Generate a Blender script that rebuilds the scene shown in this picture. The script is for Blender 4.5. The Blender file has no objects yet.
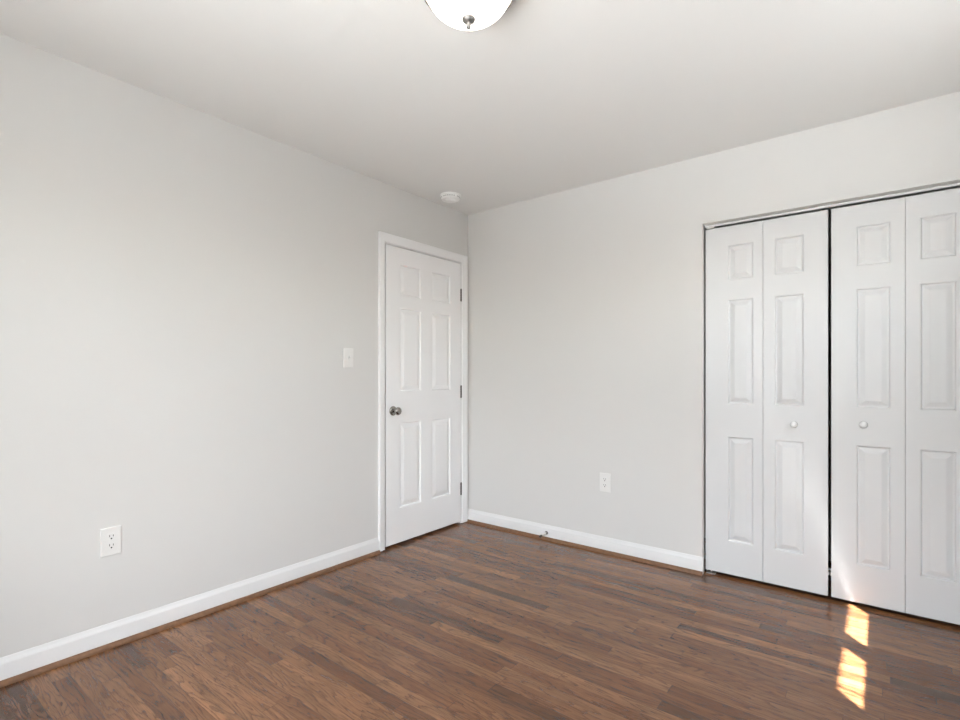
import bpy, bmesh, math, random
from mathutils import Vector, Matrix
random.seed(7)
S = bpy.context.scene
C = S.collection
PI = math.pi
# ------------------------------------------------------------------ dimensions (metres)
H = 2.44                     # ceiling height
XR, YF = 3.12, -3.70         # right wall, front wall (back wall is y = 0, left wall x = 0)
T = 0.15                     # wall thickness

# ------------------------------------------------------------------ camera
cam = bpy.data.cameras.new('camera'); co = bpy.data.objects.new('camera', cam); C.objects.link(co)
F_PX = 512.2
cam.sensor_fit = 'HORIZONTAL'; cam.sensor_width = 36.0
cam.lens = 36.0 * F_PX / 960.0
cam.shift_y = (376.15 - 360.0) / 960.0
co.location = (2.5998, -3.1519, 1.1557)
co.rotation_euler = (PI / 2, 0, 0.666144)
cam.clip_start = 0.02
S.camera = co

# ------------------------------------------------------------------ colour management
vs = S.view_settings
S.display_settings.display_device = 'sRGB'
vs.view_transform = 'Standard'; vs.look = 'None'; vs.gamma = 1.0; vs.use_curve_mapping = False
vs.exposure = 0.07
S.cycles.max_bounces = 14; S.cycles.diffuse_bounces = 10; S.cycles.glossy_bounces = 5
S.cycles.transparent_max_bounces = 12; S.cycles.blur_glossy = 0.0; S.cycles.use_guiding = True; S.cycles.use_surface_guiding = True; S.cycles.guiding_training_samples = 32; S.cycles.sample_clamp_indirect = 0.0

# ------------------------------------------------------------------ sun and sky
SUN_H = Vector((-0.643, 0.766, 0.0)); SUN_TAN = 1.6
SKY_STRENGTH = 2.10
SUN_STRENGTH = 90.0
LAMP_STRENGTH = 5.0
w = bpy.data.worlds.new('sky'); S.world = w; w.use_nodes = True
nt = w.node_tree; nt.nodes.clear()
sky = nt.nodes.new('ShaderNodeTexSky'); sky.sky_type = 'NISHITA'; sky.sun_disc = False
sky.sun_elevation = math.atan(SUN_TAN)
sky.sun_rotation = math.atan2(-SUN_H.x, -SUN_H.y)
sky.dust_density = 2.0; sky.ozone_density = 0.6
hs = nt.nodes.new('ShaderNodeHueSaturation'); hs.inputs['Saturation'].default_value = 0.35
bg = nt.nodes.new('ShaderNodeBackground'); bg.inputs['Strength'].default_value = SKY_STRENGTH
wo = nt.nodes.new('ShaderNodeOutputWorld')
nt.links.new(sky.outputs[0], hs.inputs['Color']); nt.links.new(hs.outputs[0], bg.inputs[0]); nt.links.new(bg.outputs[0], wo.inputs[0])
sl = bpy.data.lights.new('sun', 'SUN'); sl.energy = SUN_STRENGTH; sl.angle = math.radians(0.53); sl.color = (1.0, 0.995, 0.985)
so = bpy.data.objects.new('sun', sl); C.objects.link(so)
d = Vector((SUN_H.x, SUN_H.y, -SUN_TAN)).normalized()
so.rotation_euler = d.to_track_quat('-Z', 'Y').to_euler(); so.location = (8, -6, 9)

# ------------------------------------------------------------------ windows' dimensions and portals
W1 = dict(y0=-1.83, y1=-0.70, z0=1.425, z1=2.06)       # right wall
W2 = dict(x0=1.00, x1=2.60, z0=0.50, z1=2.06)          # front wall, unseen, added for even light
def portal(name, loc, rot, sx, sy):
    l = bpy.data.lights.new(name, 'AREA'); l.shape = 'RECTANGLE'; l.size = sx; l.size_y = sy
    l.cycles.is_portal = True
    o = bpy.data.objects.new(name, l); o.location = loc; o.rotation_euler = rot; C.objects.link(o)
portal('window_portal', (XR + T + .02, (W1['y0'] + W1['y1']) / 2, (W1['z0'] + W1['z1']) / 2), (0, PI / 2, 0), W1['z1'] - W1['z0'], W1['y1'] - W1['y0'])
portal('window_portal', ((W2['x0'] + W2['x1']) / 2, YF - T - .02, (W2['z0'] + W2['z1']) / 2), (PI / 2, 0, 0), W2['x1'] - W2['x0'], W2['z1'] - W2['z0'])

# ------------------------------------------------------------------ materials
def mat(name, col, rough=0.5, metal=0.0, bump=0.0, bscale=200.0, spec=0.5, stretch=None, var=0.0):
    m = bpy.data.materials.new(name); m.use_nodes = True
    n = m.node_tree; b = n.nodes['Principled BSDF']
    b.inputs['Base Color'].default_value = (*col, 1); b.inputs['Roughness'].default_value = rough
    b.inputs['Metallic'].default_value = metal; b.inputs['Specular IOR Level'].default_value = spec
    tc = n.nodes.new('ShaderNodeTexCoord'); mp = n.nodes.new('ShaderNodeMapping')
    if stretch: mp.inputs['Scale'].default_value = stretch
    n.links.new(tc.outputs['Object'], mp.inputs[0])
    nz = n.nodes.new('ShaderNodeTexNoise'); nz.inputs['Scale'].default_value = bscale; nz.inputs['Detail'].default_value = 3
    n.links.new(mp.outputs[0], nz.inputs['Vector'])
    if bump:
        bp = n.nodes.new('ShaderNodeBump'); bp.inputs['Strength'].default_value = bump; bp.inputs['Distance'].default_value = 0.001
        n.links.new(nz.outputs['Fac'], bp.inputs['Height']); n.links.new(bp.outputs[0], b.inputs['Normal'])
    if var:
        mx = n.nodes.new('ShaderNodeMix'); mx.data_type = 'RGBA'
        mx.inputs['A'].default_value = (*[c * (1 - var) for c in col], 1); mx.inputs['B'].default_value = (*[min(1, c * (1 + var)) for c in col], 1)
        n.links.new(nz.outputs['Fac'], mx.inputs['Factor']); n.links.new(mx.outputs['Result'], b.inputs['Base Color'])
    return m
M = {}
M['wall'] = mat('wall_paint', (0.672, 0.666, 0.652), 0.75, bump=0.12, bscale=260, spec=0.3)
M['ceiling'] = mat('ceiling_paint', (0.765, 0.762, 0.750), 0.85, bump=0.1, bscale=220, spec=0.2)
M['trim'] = mat('trim_paint', (0.75, 0.75, 0.75), 0.35, spec=0.45, bump=0.03, bscale=90)
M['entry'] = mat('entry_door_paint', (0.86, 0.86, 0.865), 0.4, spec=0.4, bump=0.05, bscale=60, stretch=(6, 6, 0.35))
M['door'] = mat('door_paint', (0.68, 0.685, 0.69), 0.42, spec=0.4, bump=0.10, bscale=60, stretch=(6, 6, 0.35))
M['plastic'] = mat('white_plastic', (0.77, 0.765, 0.75), 0.3)
M['detector'] = mat('detector_plastic', (0.86, 0.855, 0.84), 0.35)
M['white_knob'] = mat('white_knob_paint', (0.76, 0.76, 0.755), 0.25)
M['dark'] = mat('dark_slot', (0.012, 0.011, 0.010), 0.6)
M['nickel'] = mat('satin_nickel', (0.36, 0.345, 0.325), 0.22, metal=1.0)
M['finial'] = mat('brushed_nickel', (0.30, 0.29, 0.28), 0.5, metal=1.0)
M['slot'] = mat('vent_grey', (0.42, 0.41, 0.40), 0.6)
M['hinge'] = mat('hinge_metal', (0.16, 0.155, 0.145), 0.36, metal=1.0)
M['steel'] = mat('zinc_steel', (0.68, 0.66, 0.63), 0.35, metal=1.0)
M['rubber'] = mat('dark_rubber', (0.045, 0.036, 0.03), 0.6)
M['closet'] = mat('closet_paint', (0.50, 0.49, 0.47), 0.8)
M['shadow_wood'] = mat('subfloor_wood', (0.10, 0.055, 0.03), 0.6)
M['paving'] = mat('low_bounce_paving', (0.14, 0.14, 0.14), 0.9, bump=0.2, bscale=40, var=0.1)  # unseen ground, tone kept low to limit light bounced indoors
M['concrete'] = mat('bounce_concrete', (0.56, 0.56, 0.555), 0.9, bump=0.2, bscale=40, var=0.1)  # unseen ground, tone set to bounce sunlight up into the room
M['eave'] = mat('eave_paint', (0.75, 0.75, 0.73), 0.7)

def shoe_mat():
    return mat('stained_shoe_moulding', (0.185, 0.092, 0.046), 0.35, bump=0.1, bscale=60, stretch=(1, 1, 1), var=0.45)
M['shoe'] = shoe_mat()

def glass_mat():
    m = bpy.data.materials.new('window_glass'); m.use_nodes = True; n = m.node_tree; n.nodes.clear()
    tr = n.nodes.new('ShaderNodeBsdfTransparent'); tr.inputs[0].default_value = (0.96, 0.97, 0.965, 1)
    gl = n.nodes.new('ShaderNodeBsdfGlossy'); gl.inputs['Roughness'].default_value = 0.0
    lwt = n.nodes.new('ShaderNodeLayerWeight'); lwt.inputs['Blend'].default_value = 0.5
    pw = n.nodes.new('ShaderNodeMath'); pw.operation = 'POWER'; n.links.new(lwt.outputs['Facing'], pw.inputs[0]); pw.inputs[1].default_value = 5.0
    fr = n.nodes.new('ShaderNodeMath'); fr.operation = 'MULTIPLY_ADD'; n.links.new(pw.outputs[0], fr.inputs[0]); fr.inputs[1].default_value = 0.9; fr.inputs[2].default_value = 0.03
    mx = n.nodes.new('ShaderNodeMixShader'); o = n.nodes.new('ShaderNodeOutputMaterial')
    n.links.new(fr.outputs[0], mx.inputs[0]); n.links.new(tr.outputs[0], mx.inputs[1]); n.links.new(gl.outputs[0], mx.inputs[2]); n.links.new(mx.outputs[0], o.inputs[0])
    return m
M['glass'] = glass_mat()

def bowl_mat():
    m = bpy.data.materials.new('lit_frosted_glass'); m.use_nodes = True
    b = m.node_tree.nodes['Principled BSDF']
    b.inputs['Base Color'].default_value = (0.85, 0.84, 0.80, 1); b.inputs['Roughness'].default_value = 0.18
    b.inputs['Emission Color'].default_value = (1.0, 0.93, 0.82, 1); b.inputs['Emission Strength'].default_value = LAMP_STRENGTH
    return m
M['bowl'] = bowl_mat()

FIG, PORE = 0.85, 0.30
def floor_mat():
    m = bpy.data.materials.new('stained_oak_strip_floor'); m.use_nodes = True
    n = m.node_tree; b = n.nodes['Principled BSDF']; L = n.links.new
    def nd(t, **k):
        x = n.nodes.new(t)
        for a, v in k.items(): setattr(x, a, v)
        return x
    def mth(op, a, b_=None):
        x = nd('ShaderNodeMath', operation=op)
        for i, v in enumerate((a, b_)):
            if v is None: continue
            if isinstance(v, (int, float)): x.inputs[i].default_value = v
            else: L(v, x.inputs[i])
        return x.outputs[0]
    tc = nd('ShaderNodeTexCoord'); sp = nd('ShaderNodeSeparateXYZ'); L(tc.outputs['Object'], sp.inputs[0])
    X, Y = sp.outputs[0], sp.outputs[1]
    v = mth('DIVIDE', Y, 0.0572); row = mth('FLOOR', v); fv = mth('FRACT', v)
    wr = nd('ShaderNodeTexWhiteNoise', noise_dimensions='1D'); L(row, wr.inputs['W'])
    off = mth('MULTIPLY', wr.outputs['Value'], 7.0)
    lw = nd('ShaderNodeTexWhiteNoise', noise_dimensions='1D'); L(mth('ADD', row, 71.3), lw.inputs['W'])
    blen = mth('ADD', mth('MULTIPLY', lw.outputs['Value'], 0.6), 0.55)
    u = mth('DIVIDE', mth('ADD', X, off), blen); cell = mth('FLOOR', u); fu = mth('FRACT', u)
    cb = nd('ShaderNodeCombineXYZ'); L(row, cb.inputs[0]); L(cell, cb.inputs[1])
    wb = nd('ShaderNodeTexWhiteNoise', noise_dimensions='3D'); L(cb.outputs[0], wb.inputs['Vector'])
    rb = wb.outputs['Value']; sc = nd('ShaderNodeSeparateColor'); L(wb.outputs['Color'], sc.inputs[0])
    # grain coordinates, shifted for each board
    gx = mth('ADD', X, mth('MULTIPLY', sc.outputs[0], 37.0)); gy = mth('ADD', Y, mth('MULTIPLY', sc.outputs[1], 11.0))
    def vec(sx, sy):
        c = nd('ShaderNodeCombineXYZ'); L(mth('MULTIPLY', gx, sx), c.inputs[0]); L(mth('MULTIPLY', gy, sy), c.inputs[1]); L(mth('MULTIPLY', rb, 9.0), c.inputs[2]); return c.outputs[0]
    def noise(sx, sy, det=4, dist=0.0, rough=0.55):
        t = nd('ShaderNodeTexNoise'); t.inputs['Scale'].default_value = 1.0; t.inputs['Detail'].default_value = det; t.inputs['Distortion'].default_value = dist; t.inputs['Roughness'].default_value = rough
        L(vec(sx, sy), t.inputs['Vector']); return t.outputs['Fac']
    # cathedral figure: contour lines of a stretched noise field, broken up by pores
    field = noise(2.2, 15.0, 2.5, 0.35, 0.5)
    rings = mth('FRACT', mth('ADD', mth('MULTIPLY', field, 11.0), mth('MULTIPLY', gy, 45.0)))
    fig = nd('ShaderNodeMapRange'); fig.interpolation_type = 'SMOOTHSTEP'
    L(rings, fig.inputs['Value']); fig.inputs['From Min'].default_value = 0.50; fig.inputs['From Max'].default_value = 1.0
    pore = noise(16.0, 330.0, 3.0, 0.3, 0.65)
    pore2 = noise(45.0, 700.0, 2.0, 0.0, 0.6)
    mott = noise(3.0, 22.0, 4.0, 0.3, 0.6)
    ps = nd('ShaderNodeMapRange'); ps.interpolation_type = 'SMOOTHSTEP'; L(pore, ps.inputs['Value']); ps.inputs['From Min'].default_value = 0.46; ps.inputs['From Max'].default_value = 0.66
    p2 = nd('ShaderNodeMapRange'); p2.interpolation_type = 'SMOOTHSTEP'; L(pore2, p2.inputs['Value']); p2.inputs['From Min'].default_value = 0.35; p2.inputs['From Max'].default_value = 0.70
    figp = mth('MULTIPLY', fig.outputs[0], mth('ADD', mth('MULTIPLY', p2.outputs[0], 0.75), 0.25))
    grain = mth('MINIMUM', mth('ADD', mth('MULTIPLY', figp, FIG), mth('MULTIPLY', ps.outputs[0], PORE)), 1.0)
    # board colour
    cr = nd('ShaderNodeValToRGB'); L(rb, cr.inputs[0])
    e = cr.color_ramp.elements
    e[0].position = 0.0; e[0].color = (0.098, 0.039, 0.015, 1); e[1].position = 1.0; e[1].color = (0.265, 0.124, 0.055, 1)
    a = cr.color_ramp.elements.new(0.12); a.color = (0.138, 0.056, 0.023, 1)
    a = cr.color_ramp.elements.new(0.6); a.color = (0.182, 0.079, 0.034, 1)
    mm = nd('ShaderNodeMapRange'); L(mott, mm.inputs['Value']); mm.inputs['From Min'].default_value = 0.3; mm.inputs['From Max'].default_value = 0.7; mm.inputs['To Min'].default_value = 0.75; mm.inputs['To Max'].default_value = 1.3
    gm = nd('ShaderNodeMix', data_type='RGBA'); L(grain, gm.inputs['Factor']); L(cr.outputs[0], gm.inputs['A']); gm.inputs['B'].default_value = (0.036, 0.0135, 0.006, 1)
    dark = mm.outputs[0]
    # joints
    ev = mth('MINIMUM', fv, mth('SUBTRACT', 1.0, fv)); eu = mth('MULTIPLY', mth('MINIMUM', fu, mth('SUBTRACT', 1.0, fu)), 12.0)
    ed = mth('MINIMUM', ev, eu)
    jr = nd('ShaderNodeMapRange'); jr.interpolation_type = 'SMOOTHSTEP'; L(ed, jr.inputs['Value']); jr.inputs['From Min'].default_value = 0.004; jr.inputs['From Max'].default_value = 0.022
    jf = mth('ADD', mth('MULTIPLY', jr.outputs[0], 0.5), 0.5)
    tot = mth('MULTIPLY', dark, jf)
    mul = nd('ShaderNodeVectorMath', operation='SCALE'); L(gm.outputs['Result'], mul.inputs[0]); L(tot, mul.inputs['Scale'])
    L(mul.outputs[0], b.inputs['Base Color'])
    b.inputs['Specular IOR Level'].default_value = 0.65
    ro = mth('ADD', mth('MULTIPLY', grain, 0.06), mth('ADD', mth('MULTIPLY', sc.outputs[2], 0.03), 0.20)); L(ro, b.inputs['Roughness'])
    hgt = mth('ADD', mth('MULTIPLY', jr.outputs[0], 0.4), mth('MULTIPLY', sc.outputs[2], 0.1))
    bp = nd('ShaderNodeBump'); bp.inputs['Strength'].default_value = 0.25; bp.inputs['Distance'].default_value = 0.0004
    L(hgt, bp.inputs['Height']); L(bp.outputs[0], b.inputs['Normal'])
    return m
M['floor'] = floor_mat()

# ------------------------------------------------------------------ mesh helpers
def add_box(bm, x0, x1, y0, y1, z0, z1):
    v = [bm.verts.new((x, y, z)) for z in (z0, z1) for y in (y0, y1) for x in (x0, x1)]
    for f in ((0, 2, 3, 1), (4, 5, 7, 6), (0, 1, 5, 4), (2, 6, 7, 3), (0, 4, 6, 2), (1, 3, 7, 5)):
        bm.faces.new([v[i] for i in f])
    return v
def boxes(*bs):
    bm = bmesh.new()
    for b in bs: add_box(bm, *b)
    return bm
def bevel_box(bx, r=0.002, seg=2):
    bm = boxes(bx); bmesh.ops.bevel(bm, geom=bm.edges[:], offset=r, segments=seg, affect='EDGES', profile=0.5); return bm
def add_lathe(bm, prof, n=32, mtx=None):
    """revolve (radius, height) points about local Z"""
    rings = []
    for r, z in prof:
        if r < 1e-6:
            rings.append([bm.verts.new((0, 0, z))])
        else:
            rings.append([bm.verts.new((r * math.cos(2 * PI * i / n), r * math.sin(2 * PI * i / n), z)) for i in range(n)])
    for a, b in zip(rings, rings[1:]):
        for i in range(n):
            j = (i + 1) % n
            if len(a) == 1 and len(b) == 1: continue
            if len(a) == 1: bm.faces.new((a[0], b[j], b[i]))
            elif len(b) == 1: bm.faces.new((a[i], a[j], b[0]))
            else: bm.faces.new((a[i], a[j], b[j], b[i]))
    vs_ = [v for r in rings for v in r]
    if mtx is not None: bmesh.ops.transform(bm, matrix=mtx, verts=vs_)
    return vs_
def add_prism(bm, prof, length, mtx):
    """extrude a closed 2D profile (a, b) along local X for length, then transform"""
    r0 = [bm.verts.new((0, a, b)) for a, b in prof]; r1 = [bm.verts.new((length, a, b)) for a, b in prof]
    n = len(prof)
    for i in range(n):
        j = (i + 1) % n; bm.faces.new((r0[i], r0[j], r1[j], r1[i]))
    bm.faces.new(r0[::-1]); bm.faces.new(r1)
    bmesh.ops.transform(bm, matrix=mtx, verts=r0 + r1)
def add_tube(bm, pts, r, n=8):
    pts = [Vector(p) for p in pts]; rings = []
    for i, p in enumerate(pts):
        t = (pts[min(i + 1, len(pts) - 1)] - pts[max(i - 1, 0)]).normalized()
        a = t.orthogonal().normalized() if i == 0 else (rings_a - t * rings_a.dot(t)).normalized()
        rings_a = a; b = t.cross(a)
        rings.append([bm.verts.new(p + r * (math.cos(2 * PI * k / n) * a + math.sin(2 * PI * k / n) * b)) for k in range(n)])
    for q, s in zip(rings, rings[1:]):
        for k in range(n): bm.faces.new((q[k], q[(k + 1) % n], s[(k + 1) % n], s[k]))
    bm.faces.new(rings[0][::-1]); bm.faces.new(rings[-1])
def obj(name, bm, m, parent=None, smooth=False, mtx=None):
    if mtx is not None: bmesh.ops.transform(bm, matrix=mtx, verts=bm.verts[:])
    bmesh.ops.recalc_face_normals(bm, faces=bm.faces[:])
    me = bpy.data.meshes.new(name); bm.to_mesh(me); bm.free()
    me.materials.append(M[m] if isinstance(m, str) else m)
    o = bpy.data.objects.new(name, me); C.objects.link(o)
    if smooth:
        for p in me.polygons: p.use_smooth = True
        me.set_sharp_from_angle(angle=math.radians(40))
    if parent: o.parent = parent
    return o
def empty(name, loc, rotz=0):
    o = bpy.data.objects.new(name, None); o.empty_display_size = 0.1; o.location = loc; o.rotation_euler = (0, 0, rotz); C.objects.link(o); return o
def tag(o, label, cat, group=None, kind=None):
    o['label'] = label; o['category'] = cat
    if group: o['group'] = group
    if kind: o['kind'] = kind
    return o
def struct(name, bm, m, label, cat, **k):
    return tag(obj(name, bm, m, **k), label, cat, kind='structure')

# ------------------------------------------------------------------ room shell
CX0, CX1, CZ = 1.7725, 2.992, 2.043        # closet opening
CD = 0.72                                  # closet back
DY0, DY1, DZ0, DZ1 = -0.858, -0.094, 0.018, 2.036   # bedroom door slab
struct('floor', boxes((-T, XR + T, YF - T, CD + .1, -0.12, 0.0)), 'floor', 'stained brown oak strip floor with a satin sheen', 'floor')
struct('ceiling', boxes((-T, XR + T, YF - T, CD + .1, H, H + 0.12)), 'ceiling', 'flat off-white painted ceiling', 'ceiling')
RY0, RY1, RZ = DY0 - .0275, DY1 + .022, DZ1 + .0255   # rough opening
struct('wall_left', boxes((-T, 0, YF - T, RY0, 0, H), (-T, 0, RY1, 0.12, 0, H), (-T, 0, RY0, RY1, RZ, H), (-T, -T + .03, RY0, RY1, 0, RZ)), 'wall',
       'pale warm grey wall on the left with the bedroom door', 'wall')
struct('wall_back', boxes((0, CX0, 0, 0.042, 0, H), (0, CX0 - .09, 0.042, 0.12, 0, H), (CX1, XR + T, 0, 0.042, 0, H), (CX1 + .05, XR + T, 0.042, 0.12, 0, H), (CX0, CX1, 0, 0.12, CZ, H), (CX0 - .09, CX0, 0.042, 0.12, CZ, H), (CX1, CX1 + .05, 0.042, 0.12, CZ, H)), 'wall',
       'pale grey back wall with the closet opening', 'wall')
struct('wall_right', boxes((XR, XR + T, YF - T, W1['y0'], 0, H), (XR, XR + T, W1['y1'], 0, 0, H), (XR, XR + T, W1['y0'], W1['y1'], 0, W1['z0']), (XR, XR + T, W1['y0'], W1['y1'], W1['z1'], H)), 'wall',
       'pale grey wall on the right with a high window', 'wall')
struct('wall_front', boxes((0, W2['x0'], YF - T, YF, 0, H), (W2['x1'], XR, YF - T, YF, 0, H), (W2['x0'], W2['x1'], YF - T, YF, 0, W2['z0']), (W2['x0'], W2['x1'], YF - T, YF, W2['z1'], H)), 'wall',
       'pale grey front wall with an added wide window', 'wall')
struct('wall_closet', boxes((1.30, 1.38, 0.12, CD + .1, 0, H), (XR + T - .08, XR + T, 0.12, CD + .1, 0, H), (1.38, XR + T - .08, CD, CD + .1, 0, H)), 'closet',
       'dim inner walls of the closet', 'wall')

# windows (outside the picture; the front one is added for even daylight)
def window(name, label, a0, a1, z0, z1, splits, mtx, rail=0.035):
    """local: X along the wall, Y through the wall (0 = glass plane), Z up"""
    root = tag(empty(name, (0, 0, 0)), label, 'window', kind='structure'); root.matrix_world = mtx
    cuts = [a0] + [c for s in splits for c in s] + [a1]
    fr = []
    h = 0.05
    fr += [(a0, a1, -h / 2, h / 2, z0, z0 + rail), (a0, a1, -h / 2, h / 2, z1 - .045, z1)]
    ed = [(a0, a0 + .085)] + list(splits) + [(a1 - .085, a1)]
    for p, q in ed: fr.append((p, q, -h / 2, h / 2, z0 + rail, z1 - .045))
    obj('window_frame', boxes(*fr), 'trim', root)
    for (p, q), (r_, s_) in zip(ed, ed[1:]):
        obj('window_pane', boxes((q, r_, -.003, .003, z0 + rail, z1 - .045)), 'glass', root)
    return root
# right wall: local X -> +y, local Y -> -x
m1 = Matrix.Translation((XR + .08, 0, 0)) @ Matrix.Rotation(PI / 2, 4, 'Z')
w1 = window('window_1', 'high two-pane white window in the right wall', W1['y0'], W1['y1'], W1['z0'] - .04, W1['z1'], [(-1.314, -1.217)], m1, rail=0.184)  # bottom rail made tall to block sun from the sill
m2 = Matrix.Translation((0, YF - .08, 0))
w2 = window('fill_window', 'wide white window added in the front wall for even light', W2['x0'], W2['x1'], W2['z0'], W2['z1'], [(1.755, 1.845)], m2)  # unseen window, added and placed to light the room evenly
# a thin pull cord hanging slantwise across the farther pane: its shadow crosses the lower sun patch
bm = bmesh.new(); add_tube(bm, [(-1.754, .035, 2.0), (-1.650, .035, 1.727), (-1.582, .035, 1.548), (-1.560, .035, 1.49)], 0.0045)
obj('pull_cord', bm, 'plastic', w1)
# unseen ground and eaves outside, added to bounce and block sunlight
struct('ground', boxes((-9, XR + T, -14, 9, -0.75, -0.62)), 'concrete', 'pale concrete ground outside, added to bounce sunlight in through the front window', 'ground')
struct('ground', boxes((XR + T, 14, -14, 9, -0.75, -0.62)), 'paving', 'darker paving outside, toned to limit bounce into the high right window', 'ground')
EX = 0.357
struct('eave_sun_block', boxes((XR + T, XR + EX, YF - T - .5, CD + .1, H + .06, H + .20), (-T - .3, XR + EX, YF - T - 0.90, YF - T, H + .06, H + .20)), 'eave', 'unseen white roof eave, deepened in front to block the sun', 'eave')  # front overhang added to keep direct sun out of the front window

# ------------------------------------------------------------------ trim
BH = 0.100
base_prof = [(0, 0.004), (-0.013, 0.004), (-0.013, 0.076), (-0.0115, 0.081), (-0.0065, 0.087), (-0.0045, 0.0965), (-0.003, BH), (0, BH)]
shoe_prof = [(-0.0128, 0.0)] + [(-0.0128 - 0.0165 * math.cos(a), 0.0195 * math.sin(a)) for a in [i * PI / 16 for i in range(0, 9)]]
def run(prof, p0, p1):
    """profile extruded from p0 to p1, room on the left-hand-negative side (profile -a points into the room)"""
    bm = bmesh.new(); p0 = Vector(p0); p1 = Vector(p1); t = (p1 - p0); L_ = t.length
    add_prism(bm, prof, L_, Matrix.Translation(p0) @ Matrix.Rotation(math.atan2(t.y, t.x), 4, 'Z'))
    return bm
CASL, CASR = DY0 - .067, -0.020           # casing outer edges
runs = {'back': ((0.0, 0, 0), (CX0 + .007, 0, 0)), 'left': ((0, YF, 0), (0, CASL, 0)), 'front': ((XR, YF, 0), (0, YF, 0)), 'right': ((XR, 0, 0), (XR, YF, 0))}
lab = {'back': 'between the door casing and the closet', 'left': 'along the left wall up to the door casing', 'front': 'along the front wall', 'right': 'along the right wall'}
for k, (a, b) in runs.items():
    struct('baseboard_' + k, run(base_prof, a, b), 'trim', 'white baseboard with a moulded top ' + lab[k], 'baseboard', smooth=True)
for i, (k, (a, b)) in enumerate(runs.items()):
    a, b = Vector(a), Vector(b)
    if k == 'back': b.x -= .001; a.x += .004
    if k == 'left': b.y -= .002
    o = struct('trim_%d' % (i + 1), run(shoe_prof, a, b), 'shoe', 'brown stained shoe moulding below the baseboard ' + lab[k], 'moulding', smooth=True)

# ------------------------------------------------------------------ bedroom door: jamb, casing, slab
def panel_slab(wd, ht, th, cols, rows, groove=0.0095, bev=0.030, edge=0.0075):
    """a moulded raised-panel slab; local X width, Z height, front faces -Y at y = 0"""
    bm = bmesh.new()
    xs = sorted({0.0, wd, *[c for p in cols for c in p]}); zs = sorted({0.0, ht, *[c for p in rows for c in p]})
    g = {(i, j): bm.verts.new((x, 0, z)) for i, x in enumerate(xs) for j, z in enumerate(zs)}
    for i in range(len(xs) - 1):
        for j in range(len(zs) - 1):
            loop = [g[i, j], g[i + 1, j], g[i + 1, j + 1], g[i, j + 1]]
            if any(abs(xs[i] - p[0]) < 1e-6 for p in cols) and any(abs(zs[j] - q[0]) < 1e-6 for q in rows):
                x0, x1, z0, z1 = xs[i], xs[i + 1], zs[j], zs[j + 1]
                for ins, dep in ((0.003, 0.0012), (edge, groove), (edge + .003, groove + .0004), (edge + .008, groove - .0006), (edge + bev - .004, 0.0016), (edge + bev, 0.0006)):
                    nl = [bm.verts.new(c) for c in ((x0 + ins, dep, z0 + ins), (x1 - ins, dep, z0 + ins), (x1 - ins, dep, z1 - ins), (x0 + ins, dep, z1 - ins))]
                    for k in range(4): bm.faces.new((loop[k], loop[(k + 1) % 4], nl[(k + 1) % 4], nl[k]))
                    loop = nl
            bm.faces.new(loop)
    # sides and back
    b = [bm.verts.new(c) for c in ((0, th, 0), (wd, th, 0), (wd, th, ht), (0, th, ht))]
    nx, nz = len(xs) - 1, len(zs) - 1
    bm.faces.new(b[::-1])
    bm.faces.new([g[i, 0] for i in range(nx, -1, -1)] + [b[0], b[1]])
    bm.faces.new([g[i, nz] for i in range(nx + 1)] + [b[2], b[3]])
    bm.faces.new([g[0, j] for j in range(nz + 1)] + [b[3], b[0]])
    bm.faces.new([g[nx, j] for j in range(nz, -1, -1)] + [b[1], b[2]])
    return bm
# jamb lining and stop
struct('trim_5', boxes((-0.115, 0, RY0, RY0 + .019, 0.003, RZ - .019), (-0.115, 0, RY1 - .019, RY1, 0.003, RZ - .019), (-0.115, 0, RY0, RY1, RZ - .019, RZ),
                       (-0.080, -0.040, RY0 + .019, RY0 + .029, 0.003, RZ - .019), (-0.080, -0.040, RY1 - .029, RY1 - .019, 0.003, RZ - .019), (-0.080, -0.040, RY0 + .019, RY1 - .019, RZ - .029, RZ - .019)), 'trim',
       'white jamb lining around the bedroom door', 'door jamb')
# casing profile: u from inner edge outward, d = projection from the wall
cas = [(0, 0), (0, 0.008), (0.003, 0.0105), (0.010, 0.0115), (0.030, 0.013), (0.040, 0.0155), (0.050, 0.0165), (0.0555, 0.015), (0.058, 0.012), (0.058, 0)]
def casing_bm():
    bm = bmesh.new()
    yi0, yi1, zi = DY0 - .017, DY1 + .016, DZ1 + .012
    wl, wr, wt = .058, (CASR - yi1), .058
    def ring(f):                                           # f(u,d) position of each profile point at one station
        return [bm.verts.new(f(u, d)) for u, d in cas]
    st = [ring(lambda u, d: (d, yi0 - u * .86, 0.007)), ring(lambda u, d: (d, yi0 - u * .86, zi + u)),
          ring(lambda u, d: (d, yi1 + u * wr / .058, zi + u)), ring(lambda u, d: (d, yi1 + u * wr / .058, 0.007))]
    for a, b in zip(st, st[1:]):
        for i in range(len(cas) - 1): bm.faces.new((a[i], a[i + 1], b[i + 1], b[i]))
        bm.faces.new((a[-1], a[0], b[0], b[-1]))
    bm.faces.new(st[0]); bm.faces.new(st[-1][::-1])
    return bm
struct('trim_6', casing_bm(), 'entry', 'white moulded casing around the bedroom door', 'door casing', smooth=True)

door = tag(empty('door_1', (-0.001, DY0, DZ0), PI / 2), 'white six-panel bedroom door in the left wall beside the corner', 'door', kind='structure')
wd = DY1 - DY0
cols = [(-0.733 - DY0, -0.525 - DY0), (-0.416 - DY0, -0.208 - DY0)]
rows = [(0.252 - DZ0, 0.838 - DZ0), (1.050 - DZ0, 1.622 - DZ0), (1.708 - DZ0, 1.922 - DZ0)]
obj('door_slab', panel_slab(wd, DZ1 - DZ0, 0.035, cols, rows, bev=.034), 'entry', door)
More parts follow.
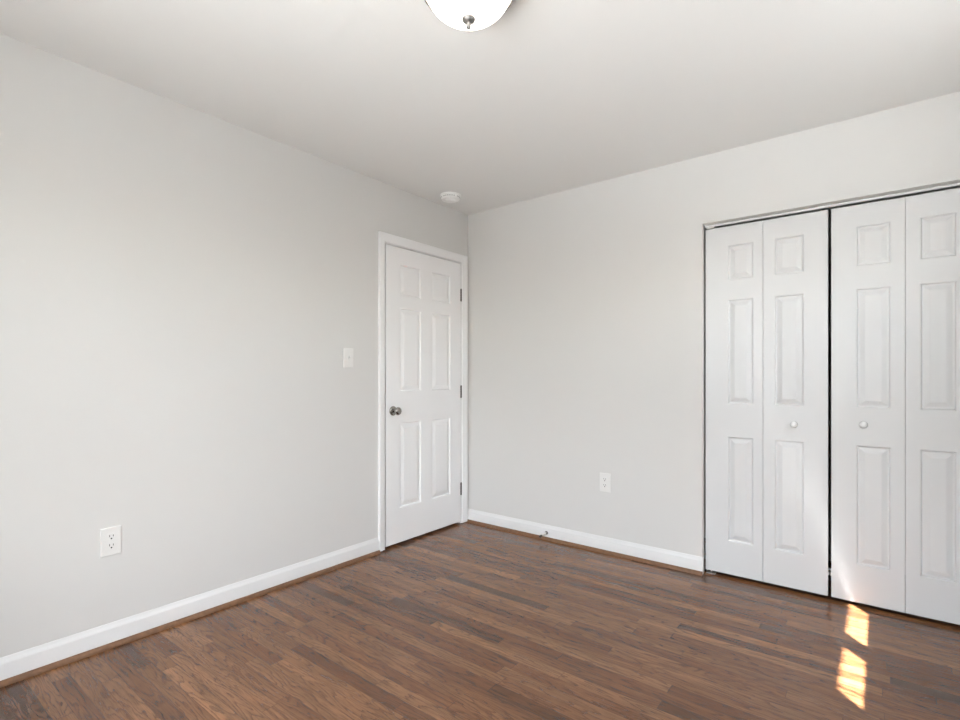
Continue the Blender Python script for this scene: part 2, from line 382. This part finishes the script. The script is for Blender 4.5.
# knob (its own part, rosette and lock button below it); local -Y points into the room
kx, kz = -0.794 - DY0, 0.921 - DZ0
RX = Matrix.Translation((kx, 0, kz)) @ Matrix.Rotation(PI / 2, 4, 'X')
bm = bmesh.new()
add_lathe(bm, [(0.0105, 0.004), (0.0105, 0.024), (0.013, 0.029), (0.020, 0.033), (0.0255, 0.040), (0.0275, 0.048), (0.0265, 0.055), (0.022, 0.061), (0.014, 0.0645), (0.0, 0.0655)], 32, RX)
knob = obj('door_knob', bm, 'nickel', door, smooth=True)
bm = bmesh.new(); add_lathe(bm, [(0.0, 0.0), (0.0325, 0.0), (0.0325, 0.003), (0.030, 0.006), (0.022, 0.0085), (0.0125, 0.0105), (0.0, 0.0105)], 36, RX)
obj('rosette', bm, 'nickel', knob, smooth=True)
for zc in (1.789, 1.033, 0.273):
    hx = wd + 0.005
    bm = bmesh.new()
    for k in range(5):                                     # knuckles
        z0 = zc - DZ0 - .0475 + k * .019
        add_lathe(bm, [(0, 0.0004), (0.0062, 0.0004), (0.0066, 0.0012), (0.0066, 0.0178), (0.0062, 0.0186), (0, 0.0186)], 14, Matrix.Translation((hx - .002, -0.0065, z0)))
    h_ = obj('hinge', bm, 'hinge', door, smooth=True); h_['label'] = 'dark metal hinge'
    obj('hinge_leaf', bevel_box((hx - .001, hx + .0125, -0.0022, 0.0, zc - DZ0 - .0475, zc - DZ0 + .0475), .0008, 1), 'hinge', h_)
    bm = bmesh.new(); add_lathe(bm, [(0, 0), (0.0042, 0), (0.0045, 0.003), (0, 0.005)], 10, Matrix.Translation((hx - .002, -0.0065, zc - DZ0 + .0478))); obj('hinge_pin', bm, 'hinge', h_, smooth=True)

# ------------------------------------------------------------------ closet: track and bifold doors
track = tag(empty('closet_track', ((CX0 + CX1) / 2, 0.066, CZ)), 'slim white metal track under the closet header above the folding doors', 'track')
hw = (CX1 - CX0) / 2 - .001
obj('rail', boxes((-hw, hw, -.013, .013, -.003, 0), (-hw, hw, -.013, -.0115, -.0115, -.003)), 'trim', track)
for xc in (-hw + .03, hw - .03):
    b_ = obj('pivot_bracket', boxes((xc - .022, xc + .022, -.0115, .011, -.0190, -.010)), 'steel', track); b_['label'] = 'metal pivot bracket'

FY, FT = 0.040, 0.034
prow = [(0.208, 0.809), (0.996, 1.594), (1.706, 1.908)]
BZ0, BZ1 = 0.020, 2.0155
def bifold(name, label, xa, xm, xb, pc1, pc2, knob_x, pivot_side, knob_z):
    root = tag(empty(name, (xa, FY, BZ0)), label, 'closet door', group='bifold closet doors', kind='structure')
    rr = [(a - BZ0, b - BZ0) for a, b in prow]
    for (l, r, pc) in ((xa, xm - .001, pc1), (xm + .001, xb, pc2)):
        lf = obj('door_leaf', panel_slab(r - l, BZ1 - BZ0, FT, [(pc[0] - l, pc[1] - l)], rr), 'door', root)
        lf.location = (l - xa, 0, 0)
    bm = bmesh.new()
    kz_ = knob_z - BZ0
    add_lathe(bm, [(0, 0.0), (0.0085, 0.0), (0.0085, 0.008), (0.011, 0.012), (0.0160, 0.017), (0.0178, 0.023), (0.0165, 0.029), (0.011, 0.033), (0, 0.0342)], 28,
              Matrix.Translation((knob_x - xa, 0, kz_)) @ Matrix.Rotation(PI / 2, 4, 'X'))
    obj('knob', bm, 'white_knob', root, smooth=True)
    px = (xa + .028 if pivot_side < 0 else xb - .028) - xa
    bm = boxes((px - .024, px + .024, .002, .030, -BZ0, -BZ0 + .003), (px - .024, px - .021, .002, .030, -BZ0 + .003, -.002)); add_lathe(bm, [(0, 0), (.004, 0), (.004, .022), (0, .022)], 12, Matrix.Translation((px, .016, -BZ0)))
    o = obj('floor_pivot', bm, 'steel', root); o['label'] = 'metal floor pivot'
    # meeting-edge alignment bracket
    ex = (xb if pivot_side < 0 else xa) - xa; s = 1 if pivot_side < 0 else -1
    e0, e1 = sorted((ex, ex + s * .005))
    o = obj('aligner', boxes((e0, e1, .010, .030, 0.105, 0.120), (e0, e1, .010, .030, 0.130, 0.138)), 'steel', root); o['label'] = 'metal door aligner'
    rx = (xb - .030 if pivot_side < 0 else xa + .030) - xa
    bm = bmesh.new(); add_lathe(bm, [(0, 0), (.004, 0), (.004, .010), (0, .010)], 12, Matrix.Translation((rx, .020, BZ1 - BZ0)))
    o = obj('roller_pin', bm, 'steel', root, smooth=True)
    return root
bifold('door_2', 'left white panelled folding closet door, next to the bare back wall', 1.7805, 2.080, 2.3775, (1.901, 2.033), (2.136, 2.273), 2.230, -1, .899)
bifold('door_3', 'right white panelled folding closet door, cut by the photo edge', 2.392, 2.685, 2.986, (2.495, 2.632), (2.739, 2.868), 2.525, 1, .915)

# ------------------------------------------------------------------ wall plates
def plate(bm, w_, h_, th=.0062):
    v = [bm.verts.new(c) for c in ((-w_/2, 0, -h_/2), (w_/2, 0, -h_/2), (w_/2, 0, h_/2), (-w_/2, 0, h_/2))]
    loop = v
    for ins, dep in ((0.0, -.0036), (0.002, -.0056), (0.0055, -th)):
        nl = [bm.verts.new(c) for c in ((-w_/2+ins, dep, -h_/2+ins), (w_/2-ins, dep, -h_/2+ins), (w_/2-ins, dep, h_/2-ins), (-w_/2+ins, dep, h_/2-ins))]
        for k in range(4): bm.faces.new((loop[k], loop[(k+1) % 4], nl[(k+1) % 4], nl[k]))
        loop = nl
    bm.faces.new(loop); bm.faces.new(v[::-1])
def rounded(w_, h_, r, n=6):
    pts = []
    for cx, cz, a0 in ((w_/2-r, h_/2-r, 0), (-w_/2+r, h_/2-r, PI/2), (-w_/2+r, -h_/2+r, PI), (w_/2-r, -h_/2+r, 1.5*PI)):
        pts += [(cx + r*math.cos(a0+i*PI/2/n), cz + r*math.sin(a0+i*PI/2/n)) for i in range(n+1)]
    return pts
def add_plate_shape(bm, pts, y0, y1, cz=0, cx=0):
    a = [bm.verts.new((cx+x, y0, cz+z)) for x, z in pts]; b = [bm.verts.new((cx+x, y1, cz+z)) for x, z in pts]
    n = len(pts)
    for i in range(n): bm.faces.new((a[i], a[(i+1) % n], b[(i+1) % n], b[i]))
    bm.faces.new(b); bm.faces.new(a[::-1])
def outlet(loc, rotz, label, w_, h_):
    root = tag(empty('wall_outlet', loc, rotz), label, 'outlet', group='duplex wall outlets')
    bm = bmesh.new(); plate(bm, w_, h_); obj('cover_plate', bm, 'plastic', root)
    for s in (1, -1):
        bm = bmesh.new(); add_plate_shape(bm, rounded(.034, .029, .010), -.0058, -.0082, s * .0195)
        r = obj('receptacle', bm, 'plastic', root)
        bm = boxes((-.0078, -.0054, -.0084, -.0080, s*.0195 + .0005, s*.0195 + .0095), (.0054, .0078, -.0084, -.0080, s*.0195 + .0010, s*.0195 + .0090))
        add_lathe(bm, [(0, .0080), (.0032, .0080), (.0032, .0084), (0, .0084)], 14, Matrix.Translation((0, 0, s*.0195 - .0065)) @ Matrix.Rotation(PI/2, 4, 'X'))
        obj('slots', bm, 'dark', r)
    bm = bmesh.new(); add_lathe(bm, [(0, .0058), (.003, .0058), (.0026, .0072), (0, .0076)], 14, Matrix.Rotation(PI/2, 4, 'X')); obj('screw', bm, 'plastic', root, smooth=True)
    return root
outlet((0.0, -2.404, 0.449), PI/2, 'white duplex outlet low on the left wall above the baseboard', .076, .120)
outlet((1.168, 0.0, 0.458), 0, 'white duplex outlet low on the back wall left of the closet', .074, .122)

sw = tag(empty('light_switch', (0.0, -1.164, 1.269), PI/2), 'white toggle light switch on the left wall beside the bedroom door', 'switch')
bm = bmesh.new(); plate(bm, .073, .119); obj('cover_plate', bm, 'plastic', sw)
bm = bmesh.new(); add_plate_shape(bm, rounded(.0105, .025, .002, 3), -.0056, -.0070)
obj('toggle_collar', bm, 'plastic', sw)
bm = bmesh.new(); add_prism(bm, [(-.006, -.006), (-.006, .006), (-.020, .0125), (-.0215, .0065)], .0065, Matrix.Translation((-.00325, 0, 0))); obj('toggle', bm, 'plastic', sw)
for z in (.030, -.030):
    bm = bmesh.new(); add_lathe(bm, [(0, .0058), (.003, .0058), (.0026, .0072), (0, .0076)], 14, Matrix.Translation((0, 0, z)) @ Matrix.Rotation(PI/2, 4, 'X')); obj('screw', bm, 'plastic', sw, smooth=True)

# ------------------------------------------------------------------ door stop on the back baseboard
ds = tag(empty('door_stop', (0.731, -0.0129, 0.0485)), 'small metal spring door stop with dark tip on the back baseboard', 'door stop')
ds.rotation_euler = (0.07, 0, 0)
R90 = Matrix.Rotation(PI/2, 4, 'X')
bm = bmesh.new(); add_lathe(bm, [(0, -.0008), (.0125, -.0008), (.0125, .002), (.008, .006), (.005, .010), (0, .010)], 20, R90); obj('base', bm, 'hinge', ds, smooth=True)
bm = bmesh.new(); add_tube(bm, [(.0052*math.cos(a), -.010 - .060*a/(2*PI*16), .0052*math.sin(a)) for a in [i*PI/6 for i in range(16*12+1)]], .0016, 5); obj('spring', bm, 'steel', ds, smooth=True)
bm = bmesh.new(); add_lathe(bm, [(0, .068), (.0080, .068), (.0088, .072), (.0088, .086), (.006, .089), (0, .0895)], 18, R90); obj('tip', bm, 'rubber', ds, smooth=True)['label'] = 'dark rubber tip'

# ------------------------------------------------------------------ ceiling light
cl = tag(empty('ceiling_light', (1.548, -1.873, H)), 'lit frosted glass bowl light with nickel finial on the ceiling', 'ceiling light')
bm = bmesh.new(); add_lathe(bm, [(0, 0), (.146, 0), (.149, -.006), (.1495, -.026), (.1525, -.030), (.1535, -.036), (.1515, -.042), (.146, -.044), (.142, -.040), (.1415, -.030), (0, -.026)], 64); obj('pan', bm, 'nickel', cl, smooth=True)
bm = bmesh.new(); N_ = 22
add_lathe(bm, [(.1405*math.cos(i*PI/2/N_) if i < N_ else 0.0, -.030 - .100*math.sin(i*PI/2/N_)) for i in range(N_+1)], 64); obj('glass_bowl', bm, 'bowl', cl, smooth=True)['label'] = 'frosted white glass bowl'
bm = bmesh.new(); add_lathe(bm, [(0, -.128), (.0215, -.128), (.0222, -.132), (.0195, -.137), (.0135, -.142), (.0085, -.145), (.0070, -.150), (.0078, -.154), (.0070, -.160), (.003, -.164), (0, -.165)], 24); obj('finial', bm, 'finial', cl, smooth=True)

# ------------------------------------------------------------------ smoke detector
sd = tag(empty('smoke_detector', (0.185, -0.420, H)), 'round white smoke detector on the ceiling near the corner above the door', 'smoke detector')
bm = bmesh.new(); add_lathe(bm, [(0, 0), (.074, 0), (.074, -.007), (.072, -.009), (0, -.009)], 40); obj('mounting_base', bm, 'detector', sd, smooth=True)
bm = bmesh.new(); add_lathe(bm, [(0, -.009), (.066, -.009), (.068, -.013), (.067, -.024), (.061, -.033), (.046, -.037), (.040, -.0375), (.038, -.042), (.030, -.045), (0, -.0455)], 40); obj('cover', bm, 'detector', sd, smooth=True)
bm = bmesh.new()
for k in range(28):
    if k % 7 == 6: continue
    a = 2*PI*k/28; mt = Matrix.Rotation(a, 4, 'Z')
    v = add_box(bm, .0665, .0685, -.0048, .0048, -.0225, -.0165); bmesh.ops.transform(bm, matrix=mt, verts=v)
obj('vent_slots', bm, 'slot', sd)
bm = bmesh.new(); add_lathe(bm, [(0, -.0445), (.009, -.0445), (.009, -.0468), (.008, -.0475), (0, -.0475)], 18, Matrix.Translation((.018, -.005, 0))); obj('test_button', bm, 'detector', sd, smooth=True)
